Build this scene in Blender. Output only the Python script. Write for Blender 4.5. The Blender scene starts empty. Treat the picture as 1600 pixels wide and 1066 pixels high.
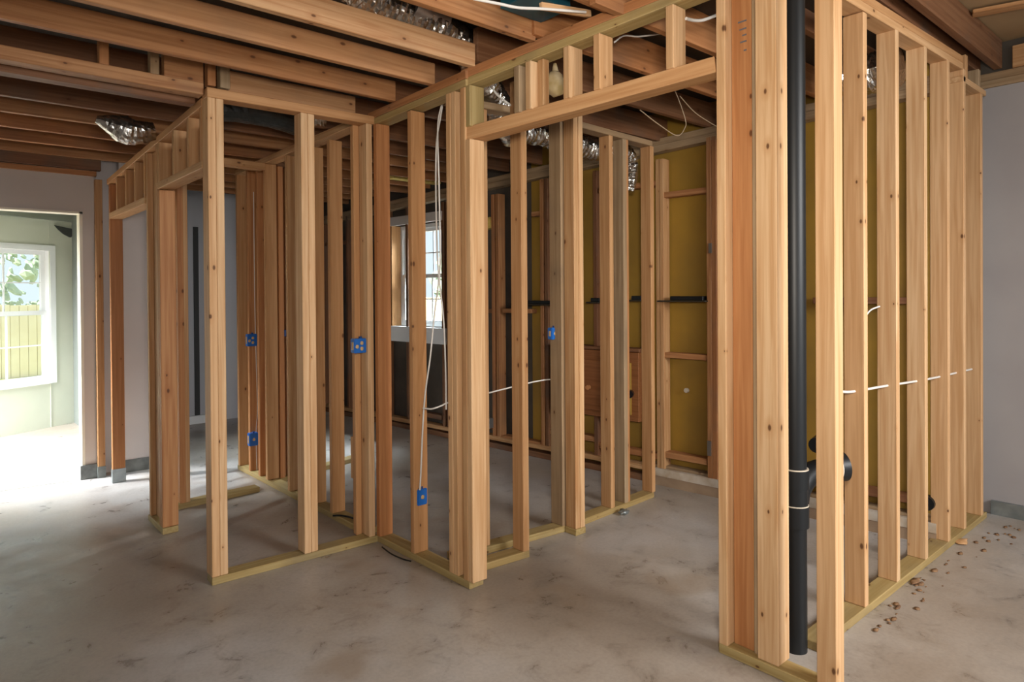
import bpy, bmesh, math, random
from mathutils import Vector, Matrix, noise
random.seed(7)
C = bpy.context.scene.collection
SC = bpy.context.scene

# ------------------------------------------------------------------ camera
EYE = 1.45
FPX, CX, CY = 1039.07, 800.0, 463.58
YAW, PITCH, ROLL = 0.8520, -0.00722, -0.0070
_f = Vector((math.cos(PITCH)*math.cos(YAW), math.cos(PITCH)*math.sin(YAW), math.sin(PITCH)))
_r = Vector((math.sin(YAW), -math.cos(YAW), 0)); _u = _r.cross(_f)
_c, _s = math.cos(ROLL), math.sin(ROLL)
CR, CU = _c*_r + _s*_u, -_s*_r + _c*_u
cam = bpy.data.cameras.new('camera'); camo = bpy.data.objects.new('camera', cam); C.objects.link(camo)
cam.sensor_width = 36; cam.lens = FPX/1600*36
cam.shift_y = (CY-533)/1600
cam.clip_start = 0.05; cam.clip_end = 200
M = Matrix.Identity(4)
for i in range(3):
    M[i][0], M[i][1], M[i][2] = CR[i], CU[i], -_f[i]
M[2][3] = EYE
camo.matrix_world = M
SC.camera = camo

SC.view_settings.view_transform = 'Standard'
SC.view_settings.look = 'None'
SC.view_settings.gamma = 1
SC.view_settings.use_curve_mapping = False
SC.view_settings.exposure = 0.0

# ------------------------------------------------------------------ light
W = bpy.data.worlds.new('sky'); SC.world = W; W.use_nodes = True
bg = W.node_tree.nodes['Background']
bg.inputs[0].default_value = (0.80, 0.90, 1.0, 1); bg.inputs[1].default_value = 1.2

def area(name, loc, target, sx, sy, power, col):
    l = bpy.data.lights.new(name, 'AREA'); l.shape = 'RECTANGLE'; l.size = sx; l.size_y = sy
    l.energy = power; l.color = col
    o = bpy.data.objects.new(name, l); C.objects.link(o)
    o.location = loc
    o.rotation_euler = (Vector(target)-Vector(loc)).to_track_quat('-Z', 'Y').to_euler()
    return o
l_ = area('rear_daylight', (3.0, -2.2, 2.3), (2.8, 2.5, 0.2), 1.6, 1.2, 58, (1.0, 0.98, 0.96))
area('camera_flash', (0.05, -0.12, 1.72), (2.7, 2.0, 1.75), 0.30, 0.30, 34, (1.0, 0.91, 0.80)).data.spread = math.radians(120)
l_.data.spread = math.radians(95)
area('patio_daylight', (-1.1, 7.0, 1.9), (0.75, 7.35, 0.0), 1.4, 1.4, 215, (0.93, 0.97, 1.0)).data.spread = math.radians(85)
area('window_daylight', (5.2, 5.9, 3.0), (2.95, 5.75, 0.0), 0.9, 0.9, 620, (0.82, 0.91, 1.0))
sl = bpy.data.lights.new('sun', 'SUN'); sl.energy = 13; sl.angle = 0.01; sl.color = (1, .95, .85)
so = bpy.data.objects.new('sun', sl); C.objects.link(so)
so.rotation_euler = Vector((0.85, 0.20, -0.60)).to_track_quat('-Z', 'Y').to_euler()

# ------------------------------------------------------------------ geometry from sight lines: returns true 3D points
def ray(px, py): return _f + CR*((px-CX)/FPX) - CU*((py-CY)/FPX)
def at_z(px, py, z=0.0):
    d = ray(px, py); t = (z-EYE)/d.z; return Vector((0, 0, EYE)) + d*t
def at_Y(px, py, Y):
    d = ray(px, py); return Vector((0, 0, EYE)) + d*(Y/d.y)
def at_X(px, py, X):
    d = ray(px, py); return Vector((0, 0, EYE)) + d*(X/d.x)
def cross_line(px, A, B, py=464):
    d = ray(px, py); ax, ay = A; n = (-(B[1]-A[1]), B[0]-A[0])
    t = (ax*n[0]+ay*n[1])/(d.x*n[0]+d.y*n[1]); return d.x*t, d.y*t, EYE+d.z*t

# ------------------------------------------------------------------ materials
def newmat(name):
    m = bpy.data.materials.new(name); m.use_nodes = True
    nt = m.node_tree; return m, nt, nt.nodes['Principled BSDF']
def N(nt, t, **k):
    n = nt.nodes.new(t)
    for a, b in k.items(): setattr(n, a, b)
    return n
def ramp(nt, stops, fac):
    r = N(nt, 'ShaderNodeValToRGB'); e = r.color_ramp.elements
    while len(e) < len(stops): e.new(0.5)
    for i, (p, c) in enumerate(stops):
        e[i].position = p; e[i].color = (*c, 1)
    nt.links.new(fac, r.inputs[0]); return r.outputs[0]
def mix(nt, a, b, fac, mode='MIX'):
    m = N(nt, 'ShaderNodeMix', data_type='RGBA', blend_type=mode)
    if isinstance(fac, (int, float)): m.inputs[0].default_value = fac
    else: nt.links.new(fac, m.inputs[0])
    for s, v in ((6, a), (7, b)):
        if isinstance(v, tuple): m.inputs[s].default_value = (*v, 1)
        else: nt.links.new(v, m.inputs[s])
    return m.outputs[2]
def wood(name, c1, c2, c3, rough=0.6, stain=0.0, knot=(0.10, 0.035, 0.012)):
    """c1 pale early wood, c2 grain streak, c3 the warmer boards of the lot"""
    m, nt, b = newmat(name)
    tc = N(nt, 'ShaderNodeTexCoord'); oi = N(nt, 'ShaderNodeObjectInfo')
    mul = N(nt, 'ShaderNodeMath', operation='MULTIPLY'); mul.inputs[1].default_value = 37.0
    nt.links.new(oi.outputs['Random'], mul.inputs[0])
    add = N(nt, 'ShaderNodeVectorMath', operation='ADD')
    nt.links.new(tc.outputs['Object'], add.inputs[0]); nt.links.new(mul.outputs[0], add.inputs[1])
    mp = N(nt, 'ShaderNodeMapping'); mp.inputs['Scale'].default_value = (1, 1, 0.035)
    nt.links.new(add.outputs[0], mp.inputs[0])
    n1 = N(nt, 'ShaderNodeTexNoise'); n1.inputs['Scale'].default_value = 55; n1.inputs['Detail'].default_value = 5; n1.inputs['Distortion'].default_value = 0.5
    nt.links.new(mp.outputs[0], n1.inputs[0])
    g = ramp(nt, [(0.36, (0, 0, 0)), (0.64, (1, 1, 1))], n1.outputs[0])
    n2 = N(nt, 'ShaderNodeTexNoise'); n2.inputs['Scale'].default_value = 9; n2.inputs['Detail'].default_value = 3
    nt.links.new(mp.outputs[0], n2.inputs[0])
    warm = N(nt, 'ShaderNodeMath', operation='MULTIPLY_ADD'); warm.inputs[1].default_value = 1.2; 
    nt.links.new(n2.outputs[0], warm.inputs[0])
    sub = N(nt, 'ShaderNodeMath', operation='SUBTRACT'); nt.links.new(oi.outputs['Random'], sub.inputs[0]); sub.inputs[1].default_value = 0.78
    nt.links.new(sub.outputs[0], warm.inputs[2]); warm.use_clamp = True
    base = mix(nt, c1, c3, warm.outputs[0])
    col = mix(nt, base, c2, g)
    col = mix(nt, base, col, 0.8)
    # knots: run through the board, so they are laid out over (across, along)
    sx = N(nt, 'ShaderNodeSeparateXYZ'); nt.links.new(add.outputs[0], sx.inputs[0])
    ac = N(nt, 'ShaderNodeMath', operation='ADD'); nt.links.new(sx.outputs[0], ac.inputs[0]); nt.links.new(sx.outputs[1], ac.inputs[1])
    cb = N(nt, 'ShaderNodeCombineXYZ'); nt.links.new(ac.outputs[0], cb.inputs[0]); nt.links.new(sx.outputs[2], cb.inputs[1])
    mp2 = N(nt, 'ShaderNodeMapping'); mp2.inputs['Scale'].default_value = (8.5, 4.6, 1)
    nt.links.new(cb.outputs[0], mp2.inputs[0])
    v = N(nt, 'ShaderNodeTexVoronoi', voronoi_dimensions='2D'); v.inputs['Scale'].default_value = 1.0
    nt.links.new(mp2.outputs[0], v.inputs[0])
    sc_ = N(nt, 'ShaderNodeSeparateColor'); nt.links.new(v.outputs['Color'], sc_.inputs[0])
    keep = ramp(nt, [(0.62, (0, 0, 0)), (0.64, (1, 1, 1))], sc_.outputs[0])
    sz = N(nt, 'ShaderNodeMath', operation='ADD'); nt.links.new(sc_.outputs[1], sz.inputs[0]); sz.inputs[1].default_value = 0.35
    dv = N(nt, 'ShaderNodeMath', operation='DIVIDE'); nt.links.new(v.outputs['Distance'], dv.inputs[0]); nt.links.new(sz.outputs[0], dv.inputs[1])
    k = ramp(nt, [(0.030, (.9, .9, .9)), (0.060, (0, 0, 0))], dv.outputs[0])
    k2 = ramp(nt, [(0.05, (.6, .6, .6)), (0.20, (0, 0, 0))], dv.outputs[0])
    def times(a, b):
        t = N(nt, 'ShaderNodeMath', operation='MULTIPLY'); nt.links.new(a, t.inputs[0]); nt.links.new(b, t.inputs[1]); return t.outputs[0]
    col = mix(nt, col, c2, times(k2, keep))
    col = mix(nt, col, knot, times(k, keep))
    if stain:
        n3 = N(nt, 'ShaderNodeTexNoise'); n3.inputs['Scale'].default_value = 3.0; n3.inputs['Detail'].default_value = 6
        nt.links.new(add.outputs[0], n3.inputs[0])
        s = ramp(nt, [(0.52, (0, 0, 0)), (0.72, (stain, stain, stain))], n3.outputs[0])
        col = mix(nt, col, (0.10, 0.085, 0.07), s)
    nt.links.new(col, b.inputs['Base Color']); b.inputs['Roughness'].default_value = rough
    b.inputs['Specular IOR Level'].default_value = 0.3
    bp = N(nt, 'ShaderNodeBump'); bp.inputs['Strength'].default_value = 0.12; bp.inputs['Distance'].default_value = 0.002
    nt.links.new(n1.outputs[0], bp.inputs['Height']); nt.links.new(bp.outputs[0], b.inputs['Normal'])
    return m
def plain(name, col, rough=0.6, metal=0.0, var=0.0, scale=4.0, col2=None, bump=0.0, trans=0.0, detail=5):
    m, nt, b = newmat(name)
    b.inputs['Base Color'].default_value = (*col, 1); b.inputs['Roughness'].default_value = rough; b.inputs['Metallic'].default_value = metal
    if trans: b.inputs['Transmission Weight'].default_value = trans
    if var or col2 or bump:
        tc = N(nt, 'ShaderNodeTexCoord'); n = N(nt, 'ShaderNodeTexNoise'); n.inputs['Scale'].default_value = scale; n.inputs['Detail'].default_value = detail
        nt.links.new(tc.outputs['Object'], n.inputs[0])
        c2 = col2 or tuple(max(0, x*(1-var)) for x in col)
        o = ramp(nt, [(0.35, c2), (0.65, col)], n.outputs[0]); nt.links.new(o, b.inputs['Base Color'])
        if bump:
            bp = N(nt, 'ShaderNodeBump'); bp.inputs['Strength'].default_value = bump; bp.inputs['Distance'].default_value = 0.01
            nt.links.new(n.outputs[0], bp.inputs['Height']); nt.links.new(bp.outputs[0], b.inputs['Normal'])
    return m
def emit(name, col, s):
    m, nt, b = newmat(name); b.inputs['Base Color'].default_value = (*col, 1)
    b.inputs['Emission Color'].default_value = (*col, 1); b.inputs['Emission Strength'].default_value = s; return m

M_pale = wood('spruce_pale', (0.67, 0.445, 0.25), (0.50, 0.27, 0.115), (0.62, 0.35, 0.165))
M_mid = wood('spruce_mid', (0.55, 0.335, 0.165), (0.40, 0.19, 0.072), (0.50, 0.25, 0.10))
M_orange = wood('fir_orange', (0.50, 0.245, 0.10), (0.36, 0.14, 0.048), (0.46, 0.185, 0.065))
M_joist = wood('joist_fir', (0.45, 0.225, 0.095), (0.28, 0.11, 0.038), (0.41, 0.165, 0.06), stain=0.35)
M_joistpale = wood('joist_pale', (0.55, 0.325, 0.165), (0.38, 0.175, 0.072), (0.50, 0.25, 0.11), stain=0.2)
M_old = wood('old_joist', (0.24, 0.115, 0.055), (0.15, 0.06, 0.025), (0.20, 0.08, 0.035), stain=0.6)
M_green = wood('treated_pine', (0.40, 0.30, 0.13), (0.30, 0.20, 0.07), (0.42, 0.29, 0.12), stain=0.35)
M_grey = wood('weathered_pine', (0.40, 0.285, 0.17), (0.26, 0.165, 0.085), (0.33, 0.20, 0.10), stain=0.3)
M_wall = plain('wall_paint', (0.62, 0.58, 0.56), 0.75, col2=(0.55, 0.51, 0.49), scale=1.5)
M_wallL = plain('wall_board', (0.60, 0.55, 0.50), 0.8, col2=(0.55, 0.49, 0.44), scale=1.2)
M_green_wall = plain('pale_green_paint', (0.58, 0.60, 0.50), 0.7, col2=(0.54, 0.56, 0.46), scale=2)
M_bead = plain('cream_bead', (0.80, 0.74, 0.60), 0.5)
M_white = plain('window_white', (0.85, 0.86, 0.86), 0.35)
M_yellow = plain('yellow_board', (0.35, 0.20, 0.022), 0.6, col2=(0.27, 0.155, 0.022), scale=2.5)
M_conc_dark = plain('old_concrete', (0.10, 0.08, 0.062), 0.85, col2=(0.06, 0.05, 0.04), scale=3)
M_curb = plain('curb_paint', (0.60, 0.54, 0.46), 0.8, col2=(0.40, 0.30, 0.2), scale=7)
M_base = plain('grey_base', (0.20, 0.22, 0.21), 0.5, col2=(0.11, 0.12, 0.115), scale=12)
M_flash = plain('metal_flashing', (0.36, 0.39, 0.39), 0.38, 0.6, col2=(0.22, 0.25, 0.25), scale=9)
M_black = plain('black_abs', (0.009, 0.010, 0.011), 0.42)
M_black.node_tree.nodes['Principled BSDF'].inputs['Specular IOR Level'].default_value = 0.3
M_rim = plain('pipe_cement', (0.55, 0.48, 0.38), 0.5)
M_blue = plain('blue_pvc', (0.012, 0.13, 0.48), 0.35)
M_blue2 = plain('blue_pvc_inner', (0.008, 0.05, 0.2), 0.5)
M_tan = plain('box_opening', (0.55, 0.36, 0.18), 0.6)
M_cable = plain('white_cable', (0.72, 0.69, 0.64), 0.45)
M_oldcable = plain('old_cable', (0.36, 0.26, 0.16), 0.6)
M_foil = plain('foil', (0.72, 0.70, 0.66), 0.24, 1.0, scale=60, col2=(0.6, 0.57, 0.52), bump=0.25)
M_wrap = plain('black_wrap', (0.02, 0.024, 0.024), 0.4, bump=0.3, scale=12, col2=(0.03, 0.035, 0.035))
M_teal = plain('teal_wrap', (0.01, 0.10, 0.13), 0.45, col2=(0.008, 0.06, 0.09), scale=8)
M_bluewrap = plain('blue_wrap', (0.01, 0.10, 0.32), 0.45)
M_insul = plain('yellow_insulation', (0.85, 0.62, 0.16), 0.8, col2=(0.62, 0.45, 0.12), scale=20, bump=0.5)
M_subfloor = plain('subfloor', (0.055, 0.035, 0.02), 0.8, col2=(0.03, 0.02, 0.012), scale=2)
M_ply = plain('plywood', (0.40, 0.27, 0.14), 0.75, col2=(0.34, 0.22, 0.11), scale=2)
M_steel = plain('galvanised', (0.35, 0.36, 0.36), 0.4, 0.9)
M_cab = wood('cabinet_brown', (0.30, 0.12, 0.04), (0.2, 0.07, 0.02), (0.25, 0.09, 0.03))
M_knob = plain('black_knob', (0.008, 0.008, 0.01), 0.2)
M_debris = plain('bark', (0.14, 0.07, 0.035), 0.9, col2=(0.3, 0.17, 0.08), scale=30)
M_ink = plain('ink', (0.13, 0.12, 0.13), 0.7)
M_bag = plain('poly_bag', (0.80, 0.66, 0.42), 0.12, trans=0.35, scale=12, col2=(0.6, 0.45, 0.2), bump=0.5)

def floor_mat():
    m, nt, b = newmat('concrete_floor')
    tc = N(nt, 'ShaderNodeTexCoord')
    def nz(s, d, dist=0.0, rough=.5):
        n = N(nt, 'ShaderNodeTexNoise'); n.inputs['Scale'].default_value = s; n.inputs['Detail'].default_value = d
        n.inputs['Distortion'].default_value = dist; n.inputs['Roughness'].default_value = rough
        nt.links.new(tc.outputs['Object'], n.inputs[0]); return n.outputs[0]
    a = nz(0.8, 5, 0.2); d = nz(7, 9, 0.5, .68); f = nz(60, 5, 0.4)
    c = ramp(nt, [(0.34, (0.31, 0.255, 0.205)), (0.50, (0.40, 0.35, 0.30)), (0.64, (0.48, 0.455, 0.435))], a)
    s = ramp(nt, [(0.32, (0.58, 0.56, 0.54)), (0.46, (0.94, 0.94, 0.94)), (0.70, (1.08, 1.08, 1.08))], d)
    c = mix(nt, c, s, 0.75, 'MULTIPLY')
    s2 = ramp(nt, [(0.3, (0.78, 0.78, 0.78)), (0.6, (1, 1, 1))], f)
    c = mix(nt, c, s2, 0.5, 'MULTIPLY')
    e = nz(2.2, 3, 0.3)
    br = ramp(nt, [(0.60, (0, 0, 0)), (0.72, (0.5, 0.5, 0.5))], e)
    c = mix(nt, c, (0.27, 0.19, 0.12), br)
    nt.links.new(c, b.inputs['Base Color'])
    r = ramp(nt, [(0.35, (0.27, 0.27, 0.27)), (0.65, (0.48, 0.48, 0.48))], d)
    nt.links.new(r, b.inputs['Roughness'])
    b.inputs['Specular IOR Level'].default_value = 0.45
    bp = N(nt, 'ShaderNodeBump'); bp.inputs['Strength'].default_value = 0.4; bp.inputs['Distance'].default_value = 0.006
    nt.links.new(d, bp.inputs['Height']); nt.links.new(bp.outputs[0], b.inputs['Normal'])
    return m
M_floor = floor_mat()

# ------------------------------------------------------------------ builders
def link(name, me, mat, parent=None, mw=None):
    o = bpy.data.objects.new(name, me); C.objects.link(o)
    if mat: me.materials.append(mat)
    mw = mw or Matrix.Identity(4)
    if parent:
        o.parent = parent
        o.matrix_basis = PINV[parent.name] @ mw
    else: o.matrix_basis = mw
    MW[o.name] = mw; PINV[o.name] = mw.inverted()
    return o
MW, PINV = {}, {}
def tag(o, label, cat, group=None, kind=None):
    if label: o['label'] = label
    if cat: o['category'] = cat
    if group: o['group'] = group
    if kind: o['kind'] = kind
    return o
def thing(name, loc, label, cat, group=None):
    o = bpy.data.objects.new(name, None); C.objects.link(o); o.empty_display_size = 0.1
    mw = Matrix.Translation(Vector(loc)); o.matrix_basis = mw; MW[o.name] = mw; PINV[o.name] = mw.inverted()
    return tag(o, label, cat, group)
def boxmesh(x0, x1, y0, y1, z0, z1, bev=0.0025, wob=0.0):
    bm = bmesh.new(); bmesh.ops.create_cube(bm, size=1)
    for v in bm.verts:
        v.co = Vector((x0 if v.co.x < 0 else x1, y0 if v.co.y < 0 else y1, z0 if v.co.z < 0 else z1))
    if bev and min(x1-x0, y1-y0, z1-z0) > 3*bev:
        bmesh.ops.bevel(bm, geom=bm.edges[:], offset=bev, segments=1, affect='EDGES')
    me = bpy.data.meshes.new('m'); bm.to_mesh(me); bm.free(); return me
def member(name, a, b, w, d, mat, parent=None, side=None, bev=0.003, label=None):
    """a board from a to b (its reference corner line); w along side, d along the remaining axis. Local Z runs along the grain."""
    a, b = Vector(a), Vector(b); ax = (b-a); L = ax.length; ax.normalize()
    side = Vector(side) if side is not None else Vector((1, 0, 0))
    side = (side - ax*side.dot(ax)).normalized(); up = ax.cross(side)
    sgn = 1
    if (up.z < -0.5) or (abs(up.z) < 0.5 and up.y < -0.1): sgn = -1
    me = boxmesh(0, w, min(0, sgn*d), max(0, sgn*d), 0, L, bev)
    mw = Matrix(((side.x, up.x, ax.x, a.x), (side.y, up.y, ax.y, a.y), (side.z, up.z, ax.z, a.z), (0, 0, 0, 1)))
    o = link(name, me, mat, parent, mw)
    if label: o['label'] = label
    return o
def box(name, p0, p1, mat, parent=None, bev=0.003, label=None):
    """axis aligned board; local Z follows its longest side so the grain does too"""
    p0, p1 = Vector(p0), Vector(p1); d = p1-p0; k = max(range(3), key=lambda i: d[i])
    if k == 2: o = member(name, p0, (p0.x, p0.y, p1.z), d.x, d.y, mat, parent, (1, 0, 0), bev)
    elif k == 0: o = member(name, p0, (p1.x, p0.y, p0.z), d.y, d.z, mat, parent, (0, 1, 0), bev)
    else: o = member(name, p0, (p0.x, p1.y, p0.z), d.x, d.z, mat, parent, (1, 0, 0), bev)
    if label: o['label'] = label
    return o
def prism(name, pts, z0, z1, mat, parent=None):
    """plan polygon pts extruded z0..z1"""
    bm = bmesh.new(); lo = [bm.verts.new((x, y, z0)) for x, y in pts]; hi = [bm.verts.new((x, y, z1)) for x, y in pts]
    n = len(pts); bm.faces.new(lo[::-1]); bm.faces.new(hi)
    for i in range(n): bm.faces.new((lo[i], lo[(i+1) % n], hi[(i+1) % n], hi[i]))
    bmesh.ops.recalc_face_normals(bm, faces=bm.faces[:])
    me = bpy.data.meshes.new('m'); bm.to_mesh(me); bm.free(); return link(name, me, mat, parent)
def smooth_path(pts, n):
    pts = [Vector(p) for p in pts]; P = [2*pts[0]-pts[1]] + pts + [2*pts[-1]-pts[-2]]; out = []
    for i in range(1, len(P)-2):
        for k in range(n):
            t = k/n; a, b, c, d = P[i-1], P[i], P[i+1], P[i+2]
            out.append(0.5*((2*b)+(c-a)*t+(2*a-5*b+4*c-d)*t*t+(-a+3*b-3*c+d)*t**3))
    out.append(pts[-1]); return out
def tube(name, pts, r, mat, parent=None, seg=10, n=8, ridge=0.0, pitch=0.02, crumple=0.0, cap=True, rfun=None, flat=1.0):
    path = smooth_path(pts, n) if len(pts) > 2 else [Vector(p) for p in pts]
    if ridge or crumple:
        dense = []
        for i in range(len(path)-1):
            m = max(1, int((path[i+1]-path[i]).length/(pitch/3)))
            dense += [path[i].lerp(path[i+1], k/m) for k in range(m)]
        path = dense+[path[-1]]
    bm = bmesh.new(); rings = []; nrm = None; s = 0
    for i, p in enumerate(path):
        t = (path[min(i+1, len(path)-1)]-path[max(i-1, 0)]).normalized()
        if nrm is None: nrm = t.orthogonal().normalized()
        nrm = (nrm-t*nrm.dot(t)).normalized(); bi = t.cross(nrm)
        if i: s += (p-path[i-1]).length
        rr = r*(rfun(i/(len(path)-1)) if rfun else 1)
        rr *= 1+ridge*math.sin(2*math.pi*s/pitch)
        ring = []
        for k in range(seg):
            a = 2*math.pi*k/seg; v = nrm*math.cos(a)+bi*math.sin(a); v.z *= flat
            q = rr
            if crumple: q *= 1+crumple*noise.noise((p+v*r)*22)+crumple*.6*noise.noise((p+v*r)*75)
            ring.append(bm.verts.new(p+v*q))
        rings.append(ring)
    for a, b in zip(rings, rings[1:]):
        for k in range(seg): bm.faces.new((a[k], a[(k+1) % seg], b[(k+1) % seg], b[k]))
    if cap:
        bm.faces.new(rings[0][::-1]); bm.faces.new(rings[-1])
    bmesh.ops.recalc_face_normals(bm, faces=bm.faces[:])
    for e in bm.edges:
        if any(len(f.verts) != 4 for f in e.link_faces): e.smooth = False
    if not crumple:
        for f in bm.faces:
            if len(f.verts) == 4: f.smooth = True
    me = bpy.data.meshes.new('m'); bm.to_mesh(me); bm.free(); return link(name, me, mat, parent)
def blob(name, c, r, mat, parent=None, amp=0.2, sc=(1, 1, 1), freq=6, sub=3):
    bm = bmesh.new(); bmesh.ops.create_icosphere(bm, subdivisions=sub, radius=1)
    for v in bm.verts:
        q = v.co.copy(); d = 1+amp*noise.noise(q*freq*0.3+Vector(c))+amp*.5*noise.noise(q*freq+Vector(c))
        v.co = Vector((c[0]+q.x*r*sc[0]*d, c[1]+q.y*r*sc[1]*d, c[2]+q.z*r*sc[2]*d))
    for f in bm.faces: f.smooth = True
    me = bpy.data.meshes.new('m'); bm.to_mesh(me); bm.free(); return link(name, me, mat, parent)

# ------------------------------------------------------------------ shell
def struct(o): o['kind'] = 'structure'; return o
struct(box('floor', (-6, -5, -0.2), (9, 14, 0), M_floor, bev=0))
MW_floor = None
T = 0.038; D = 0.089

# far left: the wall with the cased opening, plane Y = 6.15
YL = 6.15
struct(prism('wall_left', [(0.905, YL), (0.985, YL), (0.985, YL+.12), (0.905, YL+.12)], 0, 2.80, M_wallL))
struct(prism('wall_left_header', [(-2.6, YL), (0.905, YL), (0.905, YL+.12), (-2.6, YL+.12)], 2.10, 2.80, M_wallL))
struct(prism('wall_left_return', [(1.16, YL), (1.62, YL), (1.62, YL+.12), (1.16, YL+.12)], 0, 2.80, M_wall))
struct(prism('wall_left_backing', [(0.985, YL+.10), (1.16, YL+.10), (1.16, YL+.12), (0.985, YL+.12)], 0, 2.80, M_wall))
tr = struct(prism('trim_1', [(0.885, YL-.008), (0.905, YL-.008), (0.905, YL+.125), (0.885, YL+.125)], 0.0, 2.10, M_bead))
struct(prism('trim_2', [(-2.6, YL-.008), (0.905, YL-.008), (0.905, YL+.125), (-2.6, YL+.125)], 2.085, 2.10, M_bead))
struct(prism('baseboard_left', [(1.14, YL-.014), (1.62, YL-.014), (1.62, YL), (1.14, YL)], 0, 0.10, M_base))
struct(prism('baseboard_jamb', [(0.872, YL-.02), (1.0, YL-.02), (1.0, YL-.002), (0.872, YL-.002)], 0, 0.11, M_base))
# far room wall with the big window (runs at a slant), from (F0) to (F1)
F0, F1 = Vector((-0.9, 7.727)), Vector((1.215, 8.953))
Fd = (F1-F0).normalized(); Fn = Vector((-Fd.y, Fd.x))      # Fn points away from the camera
def FP(px, py, off=0.0):
    A = F0+Fn*off; B = F1+Fn*off; x, y, z = cross_line(px, A, B, py); return (Vector((x, y))-A).dot(Fd), z
def fslab(name, s0, s1, z0, z1, o0, o1, mat, parent=None):
    p = [F0+Fd*s0+Fn*o0, F0+Fd*s1+Fn*o0, F0+Fd*s1+Fn*o1, F0+Fd*s0+Fn*o1]
    return prism(name, [tuple(q) for q in p], z0, z1, mat, parent)
sw1 = FP(85, 490)[0]; zb = FP(60, 600)[1]; zt = FP(60, 384)[1]; sw0 = sw1-.095-3*(FP(72, 490)[0]-FP(10, 490)[0])
LF = (F1-F0).length
struct(fslab('wall_far_below_window', 0, LF, 0, zb, 0, .14, M_green_wall))
struct(fslab('wall_far_above_window', 0, LF, zt, 2.27, 0, .14, M_green_wall))
struct(fslab('wall_far_beside_window', sw1, LF, zb, zt, 0, .14, M_green_wall))
struct(fslab('wall_far_left_of_window', 0, sw0, zb, zt, 0, .14, M_green_wall))
struct(fslab('trim_3', LF-.27, LF-.262, 0, 2.27, -.006, 0, M_green_wall))
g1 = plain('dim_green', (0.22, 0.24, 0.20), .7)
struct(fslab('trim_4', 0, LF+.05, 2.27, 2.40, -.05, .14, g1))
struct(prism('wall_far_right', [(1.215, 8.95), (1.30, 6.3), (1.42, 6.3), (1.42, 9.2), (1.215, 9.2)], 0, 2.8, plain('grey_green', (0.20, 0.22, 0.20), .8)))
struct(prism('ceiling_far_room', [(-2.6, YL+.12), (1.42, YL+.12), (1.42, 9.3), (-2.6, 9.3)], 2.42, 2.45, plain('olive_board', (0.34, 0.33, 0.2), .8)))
# torn patch of board in the corner of the far wall
tp = tag(fslab('torn_board', LF-.27, LF-.03, 2.03, 2.245, -.012, -.001, plain('torn_dark', (0.05, 0.055, 0.05), .9)), 'dark torn patch of wallboard at top corner beside the far window', 'wall damage')
bm = bmesh.new(); bm.from_mesh(tp.data); bm.free()
me = tp.data
co = [tuple(v.co) for v in me.vertices]
bm = bmesh.new()
def fpt(px, py, o): 
    s, z = FP(px, py); q = F0+Fd*s+Fn*o; return Vector((q.x, q.y, z))
ring = [(84, 352), (98, 355), (113, 358), (116, 362), (110, 371), (108, 371), (98, 366), (90, 359)]
f_ = [bm.verts.new(fpt(x, y, -.012)) for x, y in ring]; b_ = [bm.verts.new(fpt(x, y, -.002)) for x, y in ring]
bm.faces.new(f_); bm.faces.new(b_[::-1])
for i in range(8): bm.faces.new((f_[i], b_[i], b_[(i+1) % 8], f_[(i+1) % 8]))
bmesh.ops.recalc_face_normals(bm, faces=bm.faces[:]); bm.to_mesh(me); bm.free()

# window 1
w1 = thing('window_1', (*(F0+Fd*(sw0+sw1)/2), zb), None, None); w1['kind'] = 'structure'
def sash(parent, slab, s0, s1, z0, z1, o0, cols, rows, glass, st=.045, mt=.014):
    f = slab('sash', s0, s1, z0, z0+st, o0, o0+.03, M_white, parent)
    slab('sash_rail', s0, s1, z1-st, z1, o0, o0+.03, M_white, parent)
    slab('sash_stile', s0, s0+st, z0+st, z1-st, o0, o0+.03, M_white, parent)
    slab('sash_stile', s1-st, s1, z0+st, z1-st, o0, o0+.03, M_white, parent)
    for i in range(1, cols):
        s = s0+st+(s1-s0-2*st)*i/cols; slab('muntin', s-mt/2, s+mt/2, z0+st, z1-st, o0+.006, o0+.022, M_white, parent)
    for i in range(1, rows):
        z = z0+st+(z1-z0-2*st)*i/rows; slab('muntin', s0+st, s1-st, z-mt/2, z+mt/2, o0+.007, o0+.021, M_white, parent)
    slab('glass_pane', s0+st, s1-st, z0+st, z1-st, o0+.012, o0+.016, glass, parent)
def glass_mat():
    m, nt, b = newmat('window_glass')
    t = N(nt, 'ShaderNodeBsdfTransparent'); t.inputs[0].default_value = (.95, .98, .97, 1)
    g = N(nt, 'ShaderNodeBsdfGlossy'); g.inputs['Roughness'].default_value = .02
    mx = N(nt, 'ShaderNodeMixShader'); mx.inputs[0].default_value = 0.05; nt.links.new(t.outputs[0], mx.inputs[1]); nt.links.new(g.outputs[0], mx.inputs[2])
    nt.links.new(mx.outputs[0], nt.nodes['Material Output'].inputs[0]); return m
M_glass = glass_mat()
fslab('window_frame', sw1-.05, sw1+.012, zb-.01, zt+.01, -.012, .14, M_white, w1)
fslab('window_frame', sw0-.012, sw0+.05, zb-.01, zt+.01, -.012, .14, M_white, w1)
fslab('window_frame', sw0+.05, sw1-.05, zt-.05, zt+.01, -.012, .14, M_white, w1)
fslab('window_sill', sw0+.05, sw1-.05, zb-.01, zb+.035, -.02, .14, M_white, w1)
zm = FP(60, 490)[1]
sash(w1, fslab, sw0+.05, sw1-.05, zm-.02, zt-.05, .07, 3, 2, M_glass)
sash(w1, fslab, sw0+.05, sw1-.05, zb+.035, zm+.03, .035, 3, 2, M_glass)

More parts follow.
